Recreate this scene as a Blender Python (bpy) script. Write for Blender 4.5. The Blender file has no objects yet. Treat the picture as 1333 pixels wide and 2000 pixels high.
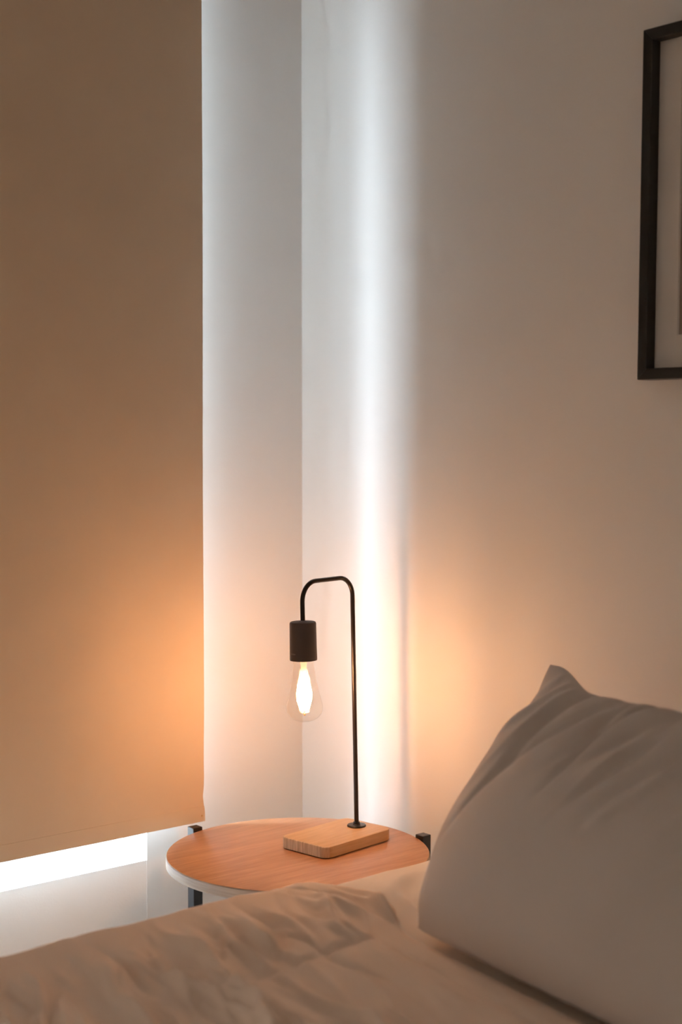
import bpy, bmesh, math, random
from mathutils import Vector, Matrix, noise

C = bpy.context.scene.collection
SC = bpy.context.scene
PI = math.pi
random.seed(7)

# ------------------------------------------------------------------ camera
# room frame: corner of the two walls at x=0,y=0; room interior is x<0, y<0
cam_d = bpy.data.cameras.new('camera')
cam = bpy.data.objects.new('camera', cam_d)
C.objects.link(cam)
cam.location = (-1.7988, -2.2595, 1.2)
cam.rotation_euler = (math.radians(90 - 2.47), 0, -math.atan2(.644, .765))
cam_d.sensor_fit = 'VERTICAL'
cam_d.sensor_height = 36.0
cam_d.sensor_width = 24.0
cam_d.lens = 50.0
cam_d.clip_start = .05
cam_d.dof.use_dof = True
cam_d.dof.focus_distance = 2.46
cam_d.dof.aperture_fstop = 2.8
SC.camera = cam

# ------------------------------------------------------------------ world (plain overcast sky), exposure
W = bpy.data.worlds.new('overcast_sky')
SC.world = W
W.use_nodes = True
wn, wl = W.node_tree.nodes, W.node_tree.links
wn.clear()
tc = wn.new('ShaderNodeTexCoord')
sep = wn.new('ShaderNodeSeparateXYZ')
ramp = wn.new('ShaderNodeMapRange')
ramp.inputs['From Min'].default_value = 0.0
ramp.inputs['From Max'].default_value = 1.0
ramp.inputs['To Min'].default_value = 0.75
ramp.inputs['To Max'].default_value = 1.25
mul = wn.new('ShaderNodeMath'); mul.operation = 'MULTIPLY'
mul.inputs[1].default_value = 62.0
bg = wn.new('ShaderNodeBackground')
bg.inputs['Color'].default_value = (0.81, 0.92, 1.05, 1)
wo = wn.new('ShaderNodeOutputWorld')
wl.new(tc.outputs['Generated'], sep.inputs[0])
wl.new(sep.outputs['Z'], ramp.inputs['Value'])
wl.new(ramp.outputs[0], mul.inputs[0])
wl.new(mul.outputs[0], bg.inputs['Strength'])
wl.new(bg.outputs[0], wo.inputs['Surface'])

# the sun, veiled by thin cloud: a broad soft disc, low on the left of the window
sun_d = bpy.data.lights.new('hazy_sun', 'SUN')
sun_d.energy = 2.3
sun_d.angle = math.radians(30)
sun_d.color = (.93, .98, 1.03)
sun = bpy.data.objects.new('hazy_sun', sun_d); C.objects.link(sun)
_az, _el = math.radians(27.5), math.radians(27)
sun.location = (-6, 4, 4)
sun.rotation_euler = Vector((math.cos(_az)*math.cos(_el), -math.sin(_az)*math.cos(_el), -math.sin(_el))).to_track_quat('-Z', 'Y').to_euler()

SC.view_settings.view_transform = 'Standard'
SC.view_settings.look = 'None'
SC.view_settings.gamma = 1
SC.view_settings.use_curve_mapping = False
SC.view_settings.exposure = 0.0
SC.cycles.max_bounces = 14
SC.cycles.diffuse_bounces = 8
SC.cycles.transparent_max_bounces = 16

FILAMENT = 232.0          # brightness of the bulb's filaments
LAMP_COLOUR = (1.0, 0.48, 0.215)

def portal(name, loc, rot, sx, sy):
    d = bpy.data.lights.new(name, 'AREA')
    d.shape = 'RECTANGLE'; d.size = sx; d.size_y = sy
    d.cycles.is_portal = True
    o = bpy.data.objects.new(name, d); C.objects.link(o)
    o.location = loc; o.rotation_euler = rot
    return o
# sampling portals in the window and the added fill opening (give off no light of their own)
portal('window_portal', (-.8122, .21, 1.365), (math.radians(-90), 0, 0), .8755, 1.87)
portal('window_portal', (-2.95, .16, .75), (math.radians(-90), 0, 0), .9, 1.3)

# ------------------------------------------------------------------ helpers
def tag(o, label=None, cat=None, group=None, kind=None):
    if label: o['label'] = label
    if cat: o['category'] = cat
    if group: o['group'] = group
    if kind: o['kind'] = kind
    return o

def empty(name, loc, rz=0):
    o = bpy.data.objects.new(name, None); C.objects.link(o)
    o.location = loc; o.rotation_euler = (0, 0, rz); o.empty_display_size = .05
    return o

def link(name, bm, mats, parent=None, smooth=False, recalc=True, angle=None):
    if recalc:
        bmesh.ops.recalc_face_normals(bm, faces=bm.faces[:])
    me = bpy.data.meshes.new(name)
    bm.to_mesh(me); bm.free()
    if not isinstance(mats, (list, tuple)): mats = [mats]
    for m in mats: me.materials.append(m)
    if smooth:
        for p in me.polygons: p.use_smooth = True
        if angle is not None: me.set_sharp_from_angle(angle=math.radians(angle))
    o = bpy.data.objects.new(name, me); C.objects.link(o)
    if parent: o.parent = parent
    return o

def box(bm, x0, x1, y0, y1, z0, z1, mi=0):
    v = [bm.verts.new((x, y, z)) for x in (x0, x1) for y in (y0, y1) for z in (z0, z1)]
    for f in ((0,1,3,2),(4,6,7,5),(0,4,5,1),(2,3,7,6),(0,2,6,4),(1,5,7,3)):
        fc = bm.faces.new([v[i] for i in f]); fc.material_index = mi

def bevel_all(bm, w, seg=2, angle=30):
    bmesh.ops.recalc_face_normals(bm, faces=bm.faces[:])
    bm.normal_update()
    es = [e for e in bm.edges if len(e.link_faces) == 2 and e.calc_face_angle(0) > math.radians(angle)]
    bmesh.ops.bevel(bm, geom=es, offset=w, segments=seg, affect='EDGES', profile=.5)

def lathe(bm, prof, n=48, cap0=False, cap1=False, T=None, mi=0):
    rings = []
    for r, z in prof:
        ring = []
        for k in range(n):
            a = 2*PI*k/n
            p = Vector((r*math.cos(a), r*math.sin(a), z))
            ring.append(bm.verts.new(T @ p if T else p))
        rings.append(ring)
    for a, b in zip(rings, rings[1:]):
        for k in range(n):
            f = bm.faces.new((a[k], a[(k+1) % n], b[(k+1) % n], b[k])); f.material_index = mi
    if cap0: bm.faces.new(rings[0][::-1]).material_index = mi
    if cap1: bm.faces.new(rings[-1]).material_index = mi

def tube(bm, pts, r, n=14, T=None):
    pts = [Vector(p) for p in pts]
    rings = []
    ref = None
    for i, p in enumerate(pts):
        t = (pts[min(i+1, len(pts)-1)] - pts[max(i-1, 0)]).normalized()
        if ref is None:
            ref = Vector((0, 1, 0)) if abs(t.y) < .9 else Vector((1, 0, 0))
        u = (ref - t*ref.dot(t)).normalized(); w = t.cross(u); ref = u
        rings.append([bm.verts.new((T @ (p + r*(u*math.cos(2*PI*k/n) + w*math.sin(2*PI*k/n)))) if T
                                   else p + r*(u*math.cos(2*PI*k/n) + w*math.sin(2*PI*k/n))) for k in range(n)])
    for a, b in zip(rings, rings[1:]):
        for k in range(n): bm.faces.new((a[k], a[(k+1) % n], b[(k+1) % n], b[k]))
    bm.faces.new(rings[0][::-1]); bm.faces.new(rings[-1])

def sstep(a, b, x):
    t = max(0., min(1., (x-a)/(b-a))); return t*t*(3-2*t)

# ------------------------------------------------------------------ materials
def mat(name, color, rough=.5, metal=0., bump=None, spec=None, vary=None, sheen=0.):
    m = bpy.data.materials.new(name); m.use_nodes = True
    nt = m.node_tree; b = nt.nodes['Principled BSDF']
    b.inputs['Base Color'].default_value = (*color, 1)
    b.inputs['Roughness'].default_value = rough
    b.inputs['Metallic'].default_value = metal
    if spec is not None: b.inputs['Specular IOR Level'].default_value = spec
    if sheen:
        b.inputs['Sheen Weight'].default_value = sheen
        b.inputs['Sheen Roughness'].default_value = .5
    co = nt.nodes.new('ShaderNodeTexCoord')
    if bump:
        scale, strength, dist = bump
        n = nt.nodes.new('ShaderNodeTexNoise'); n.inputs['Scale'].default_value = scale
        n.inputs['Detail'].default_value = 4
        bp = nt.nodes.new('ShaderNodeBump'); bp.inputs['Strength'].default_value = strength
        bp.inputs['Distance'].default_value = dist
        nt.links.new(co.outputs['Object'], n.inputs['Vector'])
        nt.links.new(n.outputs[0], bp.inputs['Height'])
        nt.links.new(bp.outputs[0], b.inputs['Normal'])
    if vary:
        scale, amt, stretch = vary
        mp = nt.nodes.new('ShaderNodeMapping'); mp.inputs['Scale'].default_value = stretch
        n = nt.nodes.new('ShaderNodeTexNoise'); n.inputs['Scale'].default_value = scale
        n.inputs['Detail'].default_value = 5
        r = nt.nodes.new('ShaderNodeMapRange')
        r.inputs['To Min'].default_value = 1-amt; r.inputs['To Max'].default_value = 1+amt
        mx = nt.nodes.new('ShaderNodeMix'); mx.data_type = 'RGBA'; mx.blend_type = 'MULTIPLY'
        mx.inputs['Factor'].default_value = 1
        mx.inputs['A'].default_value = (*color, 1)
        nt.links.new(co.outputs['Object'], mp.inputs[0])
        nt.links.new(mp.outputs[0], n.inputs['Vector'])
        nt.links.new(n.outputs[0], r.inputs['Value'])
        nt.links.new(r.outputs[0], mx.inputs['B'])
        nt.links.new(mx.outputs['Result'], b.inputs['Base Color'])
    return m

def wood(name, c0, c1, scale, stretch, rough=.4, rings=0.0, bump=.05):
    m = bpy.data.materials.new(name); m.use_nodes = True
    nt = m.node_tree; b = nt.nodes['Principled BSDF']
    b.inputs['Roughness'].default_value = rough
    co = nt.nodes.new('ShaderNodeTexCoord')
    mp = nt.nodes.new('ShaderNodeMapping'); mp.inputs['Scale'].default_value = stretch
    mp.inputs['Rotation'].default_value = (0, 0, rings)
    n = nt.nodes.new('ShaderNodeTexNoise'); n.inputs['Scale'].default_value = scale
    n.inputs['Detail'].default_value = 6; n.inputs['Distortion'].default_value = .6
    n2 = nt.nodes.new('ShaderNodeTexNoise'); n2.inputs['Scale'].default_value = scale*5
    n2.inputs['Detail'].default_value = 3
    ad = nt.nodes.new('ShaderNodeMix'); ad.data_type = 'FLOAT'; ad.inputs['Factor'].default_value = .35
    cr = nt.nodes.new('ShaderNodeValToRGB')
    cr.color_ramp.elements[0].color = (*c0, 1); cr.color_ramp.elements[0].position = .34
    cr.color_ramp.elements[1].color = (*c1, 1); cr.color_ramp.elements[1].position = .66
    bp = nt.nodes.new('ShaderNodeBump'); bp.inputs['Strength'].default_value = bump
    bp.inputs['Distance'].default_value = .001
    L = nt.links.new
    L(co.outputs['Object'], mp.inputs[0]); L(mp.outputs[0], n.inputs['Vector']); L(mp.outputs[0], n2.inputs['Vector'])
    L(n.outputs[0], ad.inputs['A']); L(n2.outputs[0], ad.inputs['B'])
    L(ad.outputs['Result'], cr.inputs[0]); L(cr.outputs[0], b.inputs['Base Color'])
    L(ad.outputs['Result'], bp.inputs['Height']); L(bp.outputs[0], b.inputs['Normal'])
    return m

def thin_glass(name, tint=(1, 1, 1), ior=1.45):
    m = bpy.data.materials.new(name); m.use_nodes = True
    nt = m.node_tree; nt.nodes.clear()
    t = nt.nodes.new('ShaderNodeBsdfTransparent'); t.inputs[0].default_value = (*tint, 1)
    g = nt.nodes.new('ShaderNodeBsdfGlossy'); g.inputs['Roughness'].default_value = .02
    f = nt.nodes.new('ShaderNodeFresnel')
    # the same reflectance from either side of the thin sheet
    gm = nt.nodes.new('ShaderNodeNewGeometry'); mr = nt.nodes.new('ShaderNodeMapRange')
    mr.inputs['To Min'].default_value = ior; mr.inputs['To Max'].default_value = 1/ior
    nt.links.new(gm.outputs['Backfacing'], mr.inputs['Value']); nt.links.new(mr.outputs[0], f.inputs[0])
    mx = nt.nodes.new('ShaderNodeMixShader'); o = nt.nodes.new('ShaderNodeOutputMaterial')
    nt.links.new(f.outputs[0], mx.inputs[0]); nt.links.new(t.outputs[0], mx.inputs[1])
    nt.links.new(g.outputs[0], mx.inputs[2]); nt.links.new(mx.outputs[0], o.inputs[0])
    return m

def emit(name, col, s):
    m = bpy.data.materials.new(name); m.use_nodes = True
    nt = m.node_tree; nt.nodes.clear()
    e = nt.nodes.new('ShaderNodeEmission'); e.inputs[0].default_value = (*col, 1); e.inputs[1].default_value = s
    o = nt.nodes.new('ShaderNodeOutputMaterial'); nt.links.new(e.outputs[0], o.inputs[0])
    return m

def cloth(name, color, thread=900., rough=.9, bump=.25, sheen=.15, vary=.06):
    m = mat(name, color, rough, sheen=sheen, spec=.2, vary=(9, vary, (1, 1, 1)))
    nt = m.node_tree; b = nt.nodes['Principled BSDF']
    co = nt.nodes.new('ShaderNodeTexCoord')
    n = nt.nodes.new('ShaderNodeTexNoise'); n.inputs['Scale'].default_value = thread; n.inputs['Detail'].default_value = 2
    bp = nt.nodes.new('ShaderNodeBump'); bp.inputs['Strength'].default_value = bump; bp.inputs['Distance'].default_value = .0006
    nt.links.new(co.outputs['Object'], n.inputs['Vector']); nt.links.new(n.outputs[0], bp.inputs['Height'])
    nt.links.new(bp.outputs[0], b.inputs['Normal'])
    return m

WALL = mat('wall_paint', (.80, .785, .765), .55, bump=(260, .10, .002), spec=.35)
CEIL = mat('ceiling_paint', (.82, .81, .79), .8, bump=(200, .1, .002))
TRIM = mat('white_trim_paint', (.80, .80, .79), .35, bump=(30, .04, .002))
FLOORM = wood('oak_floor', (.30, .19, .11), (.42, .28, .17), 3, (1, 14, 1), .45)
GROUND = mat('pale_concrete', (.42, .41, .39), .9, bump=(20, .3, .01), vary=(3, .12, (1, 1, 1)))
ALU = mat('white_aluminium', (.80, .81, .82), .35, spec=.5, bump=(80, .03, .001))
PANE = thin_glass('window_glass', (.97, .985, .98), 1.5)
BLIND = cloth('taupe_blind_fabric', (.70, .56, .415), 1400, .85, .3, .05, .05)
BLINDBACK = mat('white_blind_backing', (.50, .50, .49), .8, bump=(900, .1, .0005))
STITCH = mat('dark_edge_thread', (.12, .085, .06), .9, bump=(900, .1, .0005))
TABLE = wood('walnut_laminate', (.45, .215, .105), (.61, .32, .17), 5, (1.2, 13, 1), .36, .75, .04)
EDGE = wood('laminate_edge_band', (.33, .26, .20), (.47, .39, .32), 8, (1, 1, 26), .5)
BLACK = mat('black_powder_coat', (.012, .012, .013), .38, spec=.5, bump=(500, .05, .0005))
POLE = mat('black_metal_tube', (.030, .024, .021), .3, .5, bump=(300, .02, .0005))
SOCKET = mat('matt_brown_black_socket', (.075, .050, .042), .6, bump=(400, .05, .0005))
MARK = mat('grey_printed_mark', (.22, .17, .15), .7, bump=(400, .02, .0005))
BAMBOO = wood('bamboo_top', (.60, .36, .165), (.72, .46, .235), 6, (1.5, 20, 20), .42)
BAMBOO_END = wood('bamboo_end_grain', (.42, .27, .15), (.78, .58, .38), 26, (.2, 8, .5), .6)
FELT = mat('dark_felt', (.03, .025, .02), .95, bump=(800, .2, .0008))
BULB = thin_glass('bulb_glass', (.99, .98, .96), 1.3)
STEM = mat('milky_stem_glass', (.95, .93, .9), .3, bump=(300, .02, .0005))
STEM.node_tree.nodes['Principled BSDF'].inputs['Alpha'].default_value = .45
BRASS = mat('brass_cap', (.75, .55, .28), .3, 1.0, bump=(100, .02, .0005))
GLOW = emit('lit_filament', LAMP_COLOUR, FILAMENT)
FRAME = mat('black_frame_lacquer', (.008, .007, .007), .35, bump=(60, .03, .001))
MATB = mat('off_white_mount', (.80, .77, .74), .9, bump=(700, .1, .0005))
PRINT = mat('muted_print_paper', (.34, .27, .24), .85, vary=(8, .12, (1, 3, 1)))
BACKING = mat('brown_backing_board', (.25, .18, .12), .9, vary=(20, .1, (1, 1, 1)))
PICGLASS = thin_glass('picture_glass', (.99, .99, .99), 1.3)
DUVET = cloth('washed_linen_duvet', (.86, .715, .605), 700, .92, .45, .12, .05)
SHEET = cloth('cotton_sheet', (.90, .83, .76), 800, .92, .35, .12, .04)
PILLOW = cloth('cotton_pillowcase', (.63, .565, .525), 900, .92, .25, .1, .03)
MATTRESS = cloth('mattress_ticking', (.7, .68, .64), 300, .9, .2, .1, .04)
BEDBASE = cloth('bed_base_cover', (.16, .14, .13), 500, .9, .2, .1, .05)

# ------------------------------------------------------------------ room shell
X0, Y0, ZC = -3.6, -3.6, 2.6
WR, WL, WB, WT = -.3745, -1.25, .43, 2.30        # window opening
def wall_back():
    bm = bmesh.new()
    box(bm, WR, 0, 0, .2, 0, ZC)
    box(bm, -2.5, WL, 0, .2, 0, ZC)               # pier between the window and the added fill opening
    box(bm, X0, -3.4, 0, .2, 0, ZC)
    box(bm, -3.4, -2.5, 0, .2, 0, .1); box(bm, -3.4, -2.5, 0, .2, 1.4, ZC)  # below and above the added fill opening
    box(bm, WL, WR, .0012, .2, 0, WB)            # infill under the sill, set back a hair: shows its joint
    box(bm, WL, WR, 0, .2, WT, ZC)
    return bm
tag(link('wall_back', wall_back(), WALL), 'white window wall behind the taupe roller blind', kind='structure')
bm = bmesh.new(); box(bm, 0, .2, Y0, .2, 0, ZC)
tag(link('wall_right', bm, WALL), 'white wall behind the pillow and the framed picture', kind='structure')
bm = bmesh.new(); box(bm, X0-.2, X0, Y0, .2, 0, ZC)
tag(link('wall_left', bm, WALL), 'white wall opposite the bed head', kind='structure')
bm = bmesh.new(); box(bm, X0-.2, .2, Y0-.2, Y0, 0, ZC)
tag(link('wall_front', bm, WALL), 'white wall facing the window wall', kind='structure')
bm = bmesh.new(); box(bm, X0-.2, .2, Y0-.2, .2, -.12, 0)
tag(link('floor', bm, FLOORM), 'oak floor under the bed', kind='structure')
bm = bmesh.new(); box(bm, X0-.2, .2, Y0-.2, .2, ZC, ZC+.12)
tag(link('ceiling', bm, CEIL), 'white ceiling', kind='structure')
bm = bmesh.new(); box(bm, -30, 30, .25, 40, -.4, -.3)
tag(link('ground', bm, GROUND), 'pale paving outside the window', kind='structure')
def skirting(name, x0, x1, y0, y1, label):
    bm = bmesh.new(); box(bm, x0, x1, y0, y1, 0, .09); bevel_all(bm, .004)
    tag(link(name, bm, TRIM), label, kind='structure')
skirting('baseboard_back', X0, -.012, -.012, -.0005, 'white skirting along the window wall')
skirting('baseboard_right', -.012, -.0005, Y0, -.0005, 'white skirting along the picture wall')

# window_1: white frame set back in the opening, glass, sill board
w = tag(empty('window_1', ((WR+WL)/2, .10, WB)), 'bright window behind the blind, seen as a strip under its hem', kind='structure')
def wbox(*a): bm = bmesh.new(); box(bm, *a); bevel_all(bm, .002, 1); return bm
hw = (WR-WL)/2
fr = bmesh.new()
for a in ((-hw, -hw+.05), (hw-.05, hw)): box(fr, a[0], a[1], -.02, .05, 0, WT-WB)
box(fr, -hw+.05, hw-.05, -.02, .05, 0, .045); box(fr, -hw+.05, hw-.05, -.02, .05, WT-WB-.05, WT-WB)
bevel_all(fr, .003, 1)
link('window_frame', fr, ALU, w)
link('mullion', wbox(-.03, .03, -.018, .048, .045, WT-WB-.05), ALU, w)
for a, b in ((-hw+.05, -.03), (.03, hw-.05)):
    bm = bmesh.new(); box(bm, a, b, .012, .018, .045, WT-WB-.05)
    link('pane', bm, PANE, w)

# fill_window: unseen tinted opening added along the same wall for dim daylight fill
w = tag(empty('fill_window', (-2.95, .10, .1)), 'added unseen fill window, tinted, further left along the window wall', kind='structure')
fr = bmesh.new()
for a in ((-.45, -.40), (.40, .45)): box(fr, a[0], a[1], -.02, .05, 0, 1.3)
box(fr, -.40, .40, -.02, .05, 0, .05); box(fr, -.40, .40, -.02, .05, 1.25, 1.3)
link('window_frame', fr, ALU, w)
bm = bmesh.new(); box(bm, -.40, .40, .012, .018, .05, 1.25)
link('pane', bm, thin_glass('tinted_fill_glass', (.40, .36, .315), 1.5), w)  # tint sets strength and warmth of the added fill

# ------------------------------------------------------------------ roller blind
BR, BL, BB, BT, G = -.2948, -1.335, .5065, 2.44, -.0765
rb = tag(empty('roller_blind', (BR, G, BB)), 'taupe fabric roller blind pulled almost down over the window', 'blind')
def blind_y(x, z):
    # slack cloth: long soft ripples plus a small kink near the right edge just above the hem
    y = .0035*noise.noise(Vector((x*1.7, z*.9, 3.1))) + .0016*noise.noise(Vector((x*6, z*2.2, 9.)))
    y += .0012*math.exp(-((x+.30)/.05)**2 - ((z-.36)/.05)**2)
    return y
def blind_x(z):   # little notch above the hem at the free edge
    return -.004*math.exp(-((z-.045)/.018)**2) - .0015*math.exp(-((z-.12)/.06)**2)
def blind_sheet(z0, z1, nz, nx, off, thick):
    bm = bmesh.new()
    g = {}
    for s in (0, 1):
        for i in range(nx+1):
            for j in range(nz+1):
                u = (i/nx)**1.6
                x = -u*(BR-BL); z = z0+(z1-z0)*j/nz
                fade = sstep(0, .12, -x)
                g[s, i, j] = bm.verts.new((x+blind_x(z)*(1-fade), blind_y(x, z)-off+s*thick, z))
        for i in range(nx):
            for j in range(nz):
                f = bm.faces.new((g[s,i,j], g[s,i+1,j], g[s,i+1,j+1], g[s,i,j+1])); f.material_index = s
    for j in range(nz):
        for i in (0, nx):
            bm.faces.new((g[0,i,j], g[1,i,j], g[1,i,j+1], g[0,i,j+1])).material_index = 2
    for i in range(nx):
        for j in (0, nz):
            bm.faces.new((g[0,i,j], g[1,i,j], g[1,i+1,j], g[0,i+1,j])).material_index = 0
    return bm
link('fabric', blind_sheet(.026, BT-BB, 90, 70, 0, .0008), [BLIND, BLINDBACK, STITCH], rb, True, angle=40)
link('hem', blind_sheet(0, .029, 6, 70, .0012, .0032), [BLIND, BLINDBACK, STITCH], rb, True, angle=40)
bm = bmesh.new()
lathe(bm, [(.0015, 0), (.0015, .0012)], 10, True, True, Matrix.Translation((-.009, -.0035, .012)) @ Matrix.Rotation(PI/2, 4, 'X'))
link('hem_pin', bm, BRASS, rb)
bm = bmesh.new()
lathe(bm, [(.022, 0), (.022, BR-BL-.01)], 24, True, True, Matrix.Translation((-.005, .022, BT-BB)) @ Matrix.Rotation(-PI/2, 4, 'Y'))
link('roller_tube', bm, BLIND, rb, True, angle=40)
for x in (.004, -(BR-BL)-.004):
    bm = bmesh.new(); box(bm, x-.004, x+.004, -.01, -G-.0002, BT-BB-.03, BT-BB+.035); bevel_all(bm, .002)
    link('bracket', bm, ALU, rb)

# ------------------------------------------------------------------ side table
TZ, TR = .50, .23
tb = tag(empty('side_table', (-.2719, -.3292, 0)), 'round wooden side table with black square legs in the corner', 'table')
bm = bmesh.new()
lathe(bm, [(TR-.0015, TZ-.0185), (TR, TZ-.0175), (TR, TZ-.002), (TR-.0015, TZ-.0005)], 128, True, True)
link('edge_band', bm, EDGE, tb, True, angle=40)
bm = bmesh.new()
lathe(bm, [(TR-.0012, TZ-.0006), (TR-.0012, TZ-.0003), (TR-.0018, TZ)], 128, True, True)
link('tabletop', bm, TABLE, tb, True, angle=30)
LEGS = [(-.0600, .2345), (.2300, -.0800), (-.060, -.235)]
for (lx, ly) in LEGS:
    a = math.atan2(ly, lx)
    s = (TR+.0095)/math.hypot(lx, ly)
    lx, ly = lx*s, ly*s
    bm = bmesh.new(); box(bm, -.010, .010, -.010, .010, 0, TZ+.0065); bevel_all(bm, .0012)
    o = link('leg', bm, BLACK, tb); o.location = (lx, ly, 0); o.rotation_euler = (0, 0, 0)
    bm = bmesh.new(); box(bm, -.009, .009, -.009, .009, -.0, .004)
    f = link('foot', bm, BLACK, o)
# rails under the top that tie the legs
for (lx, ly) in LEGS:
    a = math.atan2(ly, lx)
    bm = bmesh.new(); box(bm, 0, TR-.002, -.009, .009, TZ-.038, TZ-.0187); bevel_all(bm, .001)
    o = link('rail', bm, BLACK, tb); o.rotation_euler = (0, 0, a)

# ------------------------------------------------------------------ table lamp
LZ = TZ + .0003
ANG = math.radians(7.4)
lp = tag(empty('table_lamp', (-.1356, -.3277, LZ), ANG), 'lit table lamp with bent black pole and bare filament bulb on bamboo block', 'lamp')
# local frame: pole at origin, arm and block run towards -x
def rounded_block(x0, x1, y0, y1, z0, z1, r, bev):
    bm = bmesh.new()
    pts = []
    for cx, cy, a0 in ((x1-r, y1-r, 0), (x0+r, y1-r, 90), (x0+r, y0+r, 180), (x1-r, y0+r, 270)):
        for k in range(9):
            a = math.radians(a0+90*k/8); pts.append((cx+r*math.cos(a), cy+r*math.sin(a)))
    lv = [((0, z0)), ((0, z1-bev)), ((bev*.3, z1-bev*.3)), ((bev, z1))]
    rings = []
    for ins, z in lv:
        rings.append([bm.verts.new((max(x0+ins, min(x1-ins, x)) if False else x*(1-ins/abs((x1-x0)/2))+ins*((x0+x1)/2)/abs((x1-x0)/2),
                                    y*(1-ins/abs((y1-y0)/2))+ins*((y0+y1)/2)/abs((y1-y0)/2), z)) for x, y in pts])
    n = len(pts)
    for a, b in zip(rings, rings[1:]):
        for k in range(n):
            f = bm.faces.new((a[k], a[(k+1) % n], b[(k+1) % n], b[k]))
            nx = (pts[k][0]+pts[(k+1) % n][0])/2
            f.material_index = 1 if (nx < x0+r*.55 or nx > x1-r*.55) else 0
    bm.faces.new(rings[0][::-1]); bm.faces.new(rings[-1])
    return bm
link('base_block', rounded_block(-.1425, .034, -.058, .056, .0015, .0205, .017, .0018), [BAMBOO, BAMBOO_END], lp, True, angle=25)
link('felt_pad', rounded_block(-.139, .0305, -.0545, .0525, 0, .0015, .015, .0002), [FELT, FELT], lp)
BZ = .0205
bm = bmesh.new()
lathe(bm, [(.0172, BZ), (.0172, BZ+.0018), (.0162, BZ+.003), (.0075, BZ+.0034), (.0062, BZ+.0045), (.0058, BZ+.008), (.0042, BZ+.0085)], 36, True, True)
link('flange', bm, BLACK, lp, True, angle=35)
# everything above the base leans a little (as in the photo): tilt about the foot of the pole
cam_right = Vector((.765, -.644, 0)); cam_fwd = Vector((.644, .765, 0))
fw_local = Matrix.Rotation(-ANG, 3, 'Z') @ cam_fwd
LEAN = Matrix.Translation((0, 0, BZ)) @ Matrix.Rotation(math.radians(-1.05), 4, fw_local) @ Matrix.Translation((0, 0, -BZ))
TOP, ARM, BEND = .4735, .1295, .034
pts = [(0, 0, BZ+.001), (0, 0, .15), (0, 0, .30), (0, 0, TOP-BEND)]
for k in range(1, 13):
    a = PI/2*k/12; pts.append((-BEND+BEND*math.cos(a), 0, TOP-BEND+BEND*math.sin(a)))
pts.append((-ARM/2, 0, TOP))
for k in range(0, 13):
    a = PI/2*k/12; pts.append((-ARM+BEND-BEND*math.sin(a), 0, TOP-BEND+BEND*math.cos(a)))
SOCK_T, SOCK_B = .4055, .3385
pts.append((-ARM, 0, SOCK_T-.004))
bm = bmesh.new(); tube(bm, pts, .0041, 16, LEAN)
link('pole', bm, POLE, lp, True, angle=50)
AX = LEAN @ Matrix.Translation((-ARM, 0, 0))
bm = bmesh.new()
lathe(bm, [(.0045, SOCK_T+.002), (.0075, SOCK_T+.0005), (.0205, SOCK_T), (.0224, SOCK_T-.001), (.0232, SOCK_T-.0035),
           (.0234, SOCK_T-.03), (.0239, SOCK_B+.002), (.0236, SOCK_B), (.0195, SOCK_B), (.0190, SOCK_B+.012)], 48, True, True, AX)
sk = link('socket', bm, SOCKET, lp, True, angle=40)
# faint illegible printed marks low on the socket
bm = bmesh.new()
camang = math.atan2((Matrix.Rotation(-ANG, 3, 'Z') @ Vector((-1, -1.15, 0))).y, (Matrix.Rotation(-ANG, 3, 'Z') @ Vector((-1, -1.15, 0))).x)
for da, w_, h_ in ((-.98, .0012, .0022), (-.80, .0017, .0026), (-.64, .0014, .002)):
    a = camang + da
    T = AX @ Matrix.Rotation(a, 4, 'Z') @ Matrix.Translation((.0238, 0, SOCK_B+.0125))
    b2 = bmesh.new(); box(b2, -.0004, .0002, -w_, w_, -h_/2, h_/2)
    for v in b2.verts: v.co = T @ v.co
    me = bpy.data.meshes.new('t'); b2.to_mesh(me); b2.free(); bm.from_mesh(me); bpy.data.meshes.remove(me)
link('printed_mark', bm, MARK, sk)
# bulb
bt = SOCK_B + .010
prof = [(.0178, bt), (.0180, SOCK_B-.004), (.0196, SOCK_B-.018), (.0224, SOCK_B-.036), (.0260, SOCK_B-.055), (.0293, SOCK_B-.068),
        (.0315, SOCK_B-.0765), (.0321, SOCK_B-.0815), (.0317, SOCK_B-.0865), (.0301, SOCK_B-.0920), (.0266, SOCK_B-.0978), (.0208, SOCK_B-.1025), (.0130, SOCK_B-.1058), (.0052, SOCK_B-.1074), (.0006, SOCK_B-.1077)]
def smooth_prof(p, m=4):
    out = []
    for i in range(len(p)-1):
        p0, p1, p2, p3 = p[max(i-1, 0)], p[i], p[i+1], p[min(i+2, len(p)-1)]
        for k in range(m):
            t = k/m
            out.append(tuple(.5*((2*p1[c]) + (p2[c]-p0[c])*t + (2*p0[c]-5*p1[c]+4*p2[c]-p3[c])*t*t + (-p0[c]+3*p1[c]-3*p2[c]+p3[c])*t**3) for c in (0, 1)))
    out.append(p[-1]); return out
bm = bmesh.new(); lathe(bm, smooth_prof(prof), 64, False, True, AX)
bulb = link('bulb', bm, BULB, lp, True)
bm = bmesh.new()
lathe(bm, smooth_prof([(.0085, SOCK_B+.004), (.0062, SOCK_B-.004), (.0048, SOCK_B-.014), (.0040, SOCK_B-.024), (.0030, SOCK_B-.030)], 3), 20, True, True, AX)
link('glass_stem', bm, STEM, bulb, True)
bm = bmesh.new()
lathe(bm, [(.0008, SOCK_B-.028), (.0008, SOCK_B-.092), (.0016, SOCK_B-.094), (.0016, SOCK_B-.097)], 8, True, True, AX)
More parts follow.
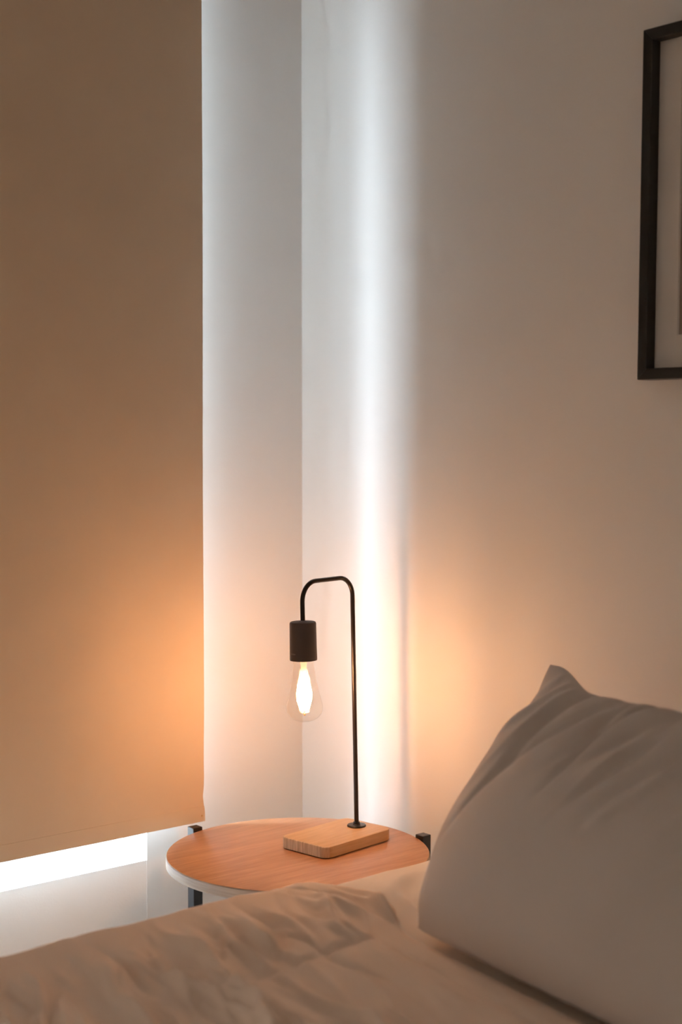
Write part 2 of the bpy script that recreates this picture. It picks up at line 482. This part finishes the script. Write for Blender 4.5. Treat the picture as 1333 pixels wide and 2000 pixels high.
for k in range(6):
    a = 2*PI*k/6+.3
    tube(bm, [(.0012*math.cos(a), .0012*math.sin(a), SOCK_B-.090), (.0042*math.cos(a), .0042*math.sin(a), SOCK_B-.0865)], .0004, 6, AX)
    tube(bm, [(.0012*math.cos(a), .0012*math.sin(a), SOCK_B-.029), (.0050*math.cos(a), .0050*math.sin(a), SOCK_B-.0345)], .0004, 6, AX)
link('filament_support', bm, BRASS, bulb)
for k in range(6):
    a = 2*PI*k/6+.3
    b2 = bmesh.new()
    p = []
    for z, r in ((-.030, .0045), (-.044, .0085), (-.058, .0108), (-.070, .0102), (-.088, .0046)):
        p.append((r*math.cos(a), r*math.sin(a), SOCK_B+z))
    tube(b2, p, .0029, 6, AX)
    link('filament', b2, GLOW, bulb)

# ------------------------------------------------------------------ picture frame on the right wall
PW, PH, FW, FD = .42, .531, .0172, .031
pf = tag(empty('picture_frame', (-.001, -.870, 1.309)), 'black framed picture with pale mount hanging on the right wall', 'picture')
pf.rotation_euler = (math.radians(.65), 0, 0)
def rail(p0, p1, q0, q1):        # outer edge p0->p1, inner edge q0->q1 (y,z), mitred
    bm = bmesh.new()
    v = [bm.verts.new((x, y, z)) for x in (0, -FD) for (y, z) in (p0, p1, q1, q0)]
    for f in ((0,1,2,3),(4,7,6,5),(0,4,5,1),(1,5,6,2),(2,6,7,3),(3,7,4,0)): bm.faces.new([v[i] for i in f])
    bevel_all(bm, .0012, 2)
    return bm
o_ = [(0, 0), (-PW, 0), (-PW, PH), (0, PH)]
i_ = [(-FW, FW), (-PW+FW, FW), (-PW+FW, PH-FW), (-FW, PH-FW)]
for k in range(4):
    link('frame_rail', rail(o_[k], o_[(k+1) % 4], i_[k], i_[(k+1) % 4]), FRAME, pf)
bm = bmesh.new(); box(bm, -.006, -.003, -PW+.004, -.004, .004, PH-.004)
link('backing', bm, BACKING, pf)
# mount: flat board with a bevelled window
ms, mb = .058, .066
bm = bmesh.new()
oo = [(-FW+.003, FW-.003), (-PW+FW-.003, FW-.003), (-PW+FW-.003, PH-FW+.003), (-FW+.003, PH-FW+.003)]
ii = [(-ms, mb), (-PW+ms, mb), (-PW+ms, PH-mb), (-ms, PH-mb)]
jj = [(-ms-.002, mb+.002), (-PW+ms+.002, mb+.002), (-PW+ms+.002, PH-mb-.002), (-ms-.002, PH-mb-.002)]
R0 = [bm.verts.new((-.0105, y, z)) for y, z in oo]; R1 = [bm.verts.new((-.0105, y, z)) for y, z in ii]
R2 = [bm.verts.new((-.0082, y, z)) for y, z in jj]; R3 = [bm.verts.new((-.0080, y, z)) for y, z in oo]
for a, b in ((R0, R1), (R1, R2), (R2, R3), (R3, R0)):
    for k in range(4): bm.faces.new((a[k], a[(k+1) % 4], b[(k+1) % 4], b[k]))
link('mount', bm, MATB, pf)
bm = bmesh.new(); box(bm, -.0078, -.0066, -PW+.03, -.03, .03, PH-.03)
link('print', bm, PRINT, pf)
bm = bmesh.new(); box(bm, -.0135, -.012, -PW+FW-.002, -FW+.002, FW-.002, PH-FW+.002)
link('glazing', bm, PICGLASS, pf)

# ------------------------------------------------------------------ bed
BY0, BY1, BX0 = -2.02, -.615, -2.05     # bed sides, foot; head against the right wall
bed = tag(empty('bed', ((BX0)/2, (BY0+BY1)/2, 0)), 'double bed under the duvet with its head to the right wall', 'bed')
hx, hy = -BX0/2-.015, (BY1-BY0)/2-.02
bm = bmesh.new(); box(bm, -hx, hx, -hy+.02, hy-.02, .10, .30); bevel_all(bm, .015, 3)
link('bed_base', bm, BEDBASE, bed, True, angle=50)
bm = bmesh.new(); box(bm, -hx, hx, -hy, hy, .3002, .545); bevel_all(bm, .045, 5)
link('mattress', bm, MATTRESS, bed, True, angle=60)
for sx in (-1, 1):
    for sy in (-1, 1):
        bm = bmesh.new(); box(bm, -.025, .025, -.025, .025, 0, .1); bevel_all(bm, .003)
        o = link('leg', bm, BLACK, bed); o.location = (sx*(hx-.1), sy*(hy-.12), 0)

def fold(p, sx, sy, seed, sharp=1.5):
    """ridged, stretched folds, 0..1"""
    w = noise.noise(Vector((p[0]*2.3, p[1]*2.3, seed)))*.9
    n = noise.noise(Vector((p[0]*sx + w, p[1]*sy + w*.6, seed*1.7)))
    return max(0., 1-abs(n)*2.2)**sharp

def profile(y, ztop, drop, rad, y0, y1):
    """arc-length path across the bed: down one side, over the top, down the other"""
    pts = [(y1, drop)]
    n = 14
    for k in range(n): pts.append((y1, drop+(ztop-rad-drop)*(k+1)/n))
    for k in range(1, 15):
        a = PI/2*k/14; pts.append((y1-rad+rad*math.cos(a), ztop-rad+rad*math.sin(a)))
    m = 260
    for k in range(1, m): pts.append((y1-rad+(y0+rad-y1+rad)*(k/m)**1.25, ztop))
    for k in range(0, 9):
        a = PI/2*k/8; pts.append((y0+rad-rad*math.sin(a), ztop-rad+rad*math.cos(a)))
    for k in range(1, 6): pts.append((y0, ztop-rad-(ztop-rad-drop)*k/5))
    return pts

def cloth_over_bed(xs, pts, disp, thick, xwarp=None):
    bm = bmesh.new(); g = []
    nrm = []
    for j, (y, z) in enumerate(pts):
        a, b = pts[max(j-1, 0)], pts[min(j+1, len(pts)-1)]
        t = Vector((0, b[0]-a[0], b[1]-a[1])).normalized()
        nrm.append(Vector((0, t.z, -t.y)) )
    for i, x in enumerate(xs):
        row = []
        for j, (y, z) in enumerate(pts):
            xx = xwarp(x, y, z) if xwarp else x
            p = Vector((xx, y, z)) + nrm[j]*disp(xx, y, z, x)
            row.append(bm.verts.new(p))
        g.append(row)
    for i in range(len(xs)-1):
        for j in range(len(pts)-1):
            bm.faces.new((g[i][j], g[i+1][j], g[i+1][j+1], g[i][j+1]))
    return bm

# sheet over the mattress at the head end
def d_sheet(x, y, z, u):
    t = -x
    d = .006*noise.noise(Vector((x*5, y*5, 2.))) + .010*fold((x+y*.35, y), 7, 3., 5.2, 1.6)*sstep(.60, .66, -y if z > .5 else .7)*.6
    d += .004*fold((x*.9-y*.9, y), 10, 4, 8.8)
    d = d*(.2+.8*sstep(.64, .72, -y)) + .012*fold((x-.5*y, y+.3*x), 16, 5, 4.1, 2.2)*sstep(.86, .80, -y)*sstep(.66, .74, -y)
    return max(-.003, d)*sstep(.50, .42, t)
xs = [-.004-.64*i/90 for i in range(91)]
bm = cloth_over_bed(xs, profile(0, .5515, .33, .05, BY0-.002, BY1+.006), d_sheet, 0)
o = link('bed_sheet', bm, SHEET, None, True, recalc=True)
sm = o.modifiers.new('thickness', 'SOLIDIFY'); sm.thickness = .0015; sm.offset = -1
tag(o, 'pale sheet covering the mattress between duvet edge and pillow', 'sheet')

# duvet
DT = .566
def x_end(y):      # head-side edge of the duvet, bowed towards the wall by the table
    s = -y
    return -.505 + .045*math.exp(-((s-.74)/.09)**2) - (.032+.13*max(0, s-.885))*sstep(.80, .90, s)
rd = random.Random(5)
CREASES = []       # sharp cloth creases: start (x, distance from the window wall), length, slant, half-width, height
for k in range(150):
    CREASES.append((rd.uniform(-1.45, -.46), rd.choice((.60, .64, .68, .74, .82, .92, 1.05))+rd.uniform(-.03, .03), rd.uniform(.12, .34),
                    rd.gauss(.20, .16), rd.uniform(.004, .0095), rd.choice((1, 1, -1))*rd.uniform(.0045, .0105)))
def d_duvet(x, y, z, u):
    t, s = -x, -y
    hang = sstep(.0, .06, DT-.055-z)
    e = u                       # 0 at the head edge
    d = .006*noise.noise(Vector((x*2.6, y*2.6, 1.3))) + .004*noise.noise(Vector((x*9, y*6, 4.4)))
    # folds running in from the edge of the bed, slightly fanned
    a = sstep(1.5, 1.0, s)*(.12+.88*sstep(.66, .80, s))*(1-sstep(.80, .90, s)*sstep(.16, .02, e))
    d += a*(.008*fold((x-.17*y, y), 9, 2.6, 2.7, 2.) + .006*fold((x-.25*y, y), 14, 3.6, 6.1, 2.))
    f = 0.
    for x0, s0, L, tl, hw_, am in CREASES:
        ds = s-s0
        if -.02 < ds < L+.02:
            q = x-x0+tl*ds+.006*math.sin(ds*30+x0*50)
            if abs(q) < 3*hw_:
                f += am*math.exp(-(q/hw_)**2)*sstep(-.02, .03, ds)*sstep(L+.02, L-.06, ds)
    d += f*a*(1-.3*hang)
    d *= 1-.5*hang
    # long crease along the bed
    cr = y + .895 - .12*(x+.66)
    d -= .009*math.exp(-(cr/.007)**2)*sstep(.95, .75, t)*sstep(.55, .62, t)
    # rounded hem at the head edge with its stitched line
    d = max(d, -.002)
    d -= .0055*math.exp(-e/.007)
    d -= .0030*math.exp(-((e-.05)/.005)**2)
    return d
us = []
u = 0.
while u < 1.60:
    us.append(u); u += .0035 if u < .08 else (.0036 if u < .75 else .015)
def warp(u, y, z):
    return x_end(y) - u
bm = cloth_over_bed(us, profile(0, DT, .24, .062, BY0-.02, BY1+.022), d_duvet, 0, warp)
o = link('duvet', bm, DUVET, None, True, recalc=True)
sm = o.modifiers.new('thickness', 'SOLIDIFY'); sm.thickness = .003; sm.offset = -1
tag(o, 'crumpled beige linen duvet spread over the bed in the foreground', 'duvet')

# ------------------------------------------------------------------ pillow
def make_pillow():
    O = Vector((-.519, -.881, .560))           # bottom corner nearest the window
    Wv = Vector((-.13, -.99, 0)).normalized()
    Hv = Vector((.315, .030, .325)).normalized()
    Nv = Hv.cross(Wv).normalized()
    if Nv.x > 0: Nv = -Nv
    WD, HT = .66, .450
    bm = bmesh.new(); n, m = 260, 180
    rnd = random.Random(11)
    FOLDS = []
    for k in range(20):        # (position at the top seam, depth, half-width, lower end, rake)
        c_ = .02+.036*k+rnd.uniform(-.008, .008)
        FOLDS.append((c_, rnd.choice((-1, -1, .7))*rnd.uniform(.007, .015), rnd.uniform(.007, .015), HT*rnd.uniform(.22, .5), rnd.uniform(.22, .5)))
    g = {}
    def pos(i, j, s):
        a = math.sin((-1+2*i/n)*PI/2); b = math.sin((-1+2*j/m)*PI/2)
        # outline: flanks belly out low down, draw in to pointed corners at the top
        left = -.020*math.exp(-((b+.30)/.50)**2) + .014*math.exp(-((b-.66)/.25)**2)
        left *= (1-b**4)
        left += .018*math.exp(-((b+1)/.12)**2)      # blunt lower corners
        w0, w1 = left, WD-left
        ww = (a+1)/2
        top = -.038*sstep(.025, .19, ww)*sstep(.975, .81, ww)
        hh = (b+1)/2
        w_ = w0+(w1-w0)*ww
        h_ = hh*(HT+top)
        th = ((1-a*a)**.50)*((1-b*b)**.5)
        th *= .105 if s > 0 else .085
        th *= 1 + .30*(-b)*(1-a*a*.4)          # stuffing sits low
        dc = min(math.hypot(ww*WD, (1-hh)*HT), math.hypot((1-ww)*WD, (1-hh)*HT))
        th *= 1-.72*math.exp(-(dc/.075)**2)    # flat pointed ears at the two upper corners
        p = O + Wv*w_ + Hv*h_ + Nv*(s*th)
        # folds raking down from the top edge
        if s > 0:
            amt = min(1, th*30)
            f = 0.
            for c_, A_, w_k, he, tl in FOLDS:
                q = w_ - tl*(h_-HT) - .012*math.sin(h_*22+c_*60) - c_
                if abs(q) < 3*w_k:
                    f += A_*math.exp(-(q/w_k)**2)*sstep(he, he+.13, h_)
            p += Nv*(f*amt)
            p += Nv*(.005*noise.noise(Vector((w_*8, h_*8, 1.)))+.0025*noise.noise(Vector((w_*30, h_*9, 5.)))*sstep(.15, .3, h_))*amt
        else:
            p.z = max(p.z, .5675)
        p.z = max(p.z, .5675)
        return p
    for s in (1, -1):
        for i in range(n+1):
            for j in range(m+1):
                if s == -1 and (i in (0, n) or j in (0, m)):
                    g[s, i, j] = g[1, i, j]
                else:
                    g[s, i, j] = bm.verts.new(pos(i, j, s))
        for i in range(n):
            for j in range(m):
                bm.faces.new((g[s,i,j], g[s,i+1,j], g[s,i+1,j+1], g[s,i,j+1]))
    return bm
pl = link('pillow', make_pillow(), PILLOW, None, True)
tag(pl, 'plump pale grey pillow leaning on the bed by the right wall', 'pillow')
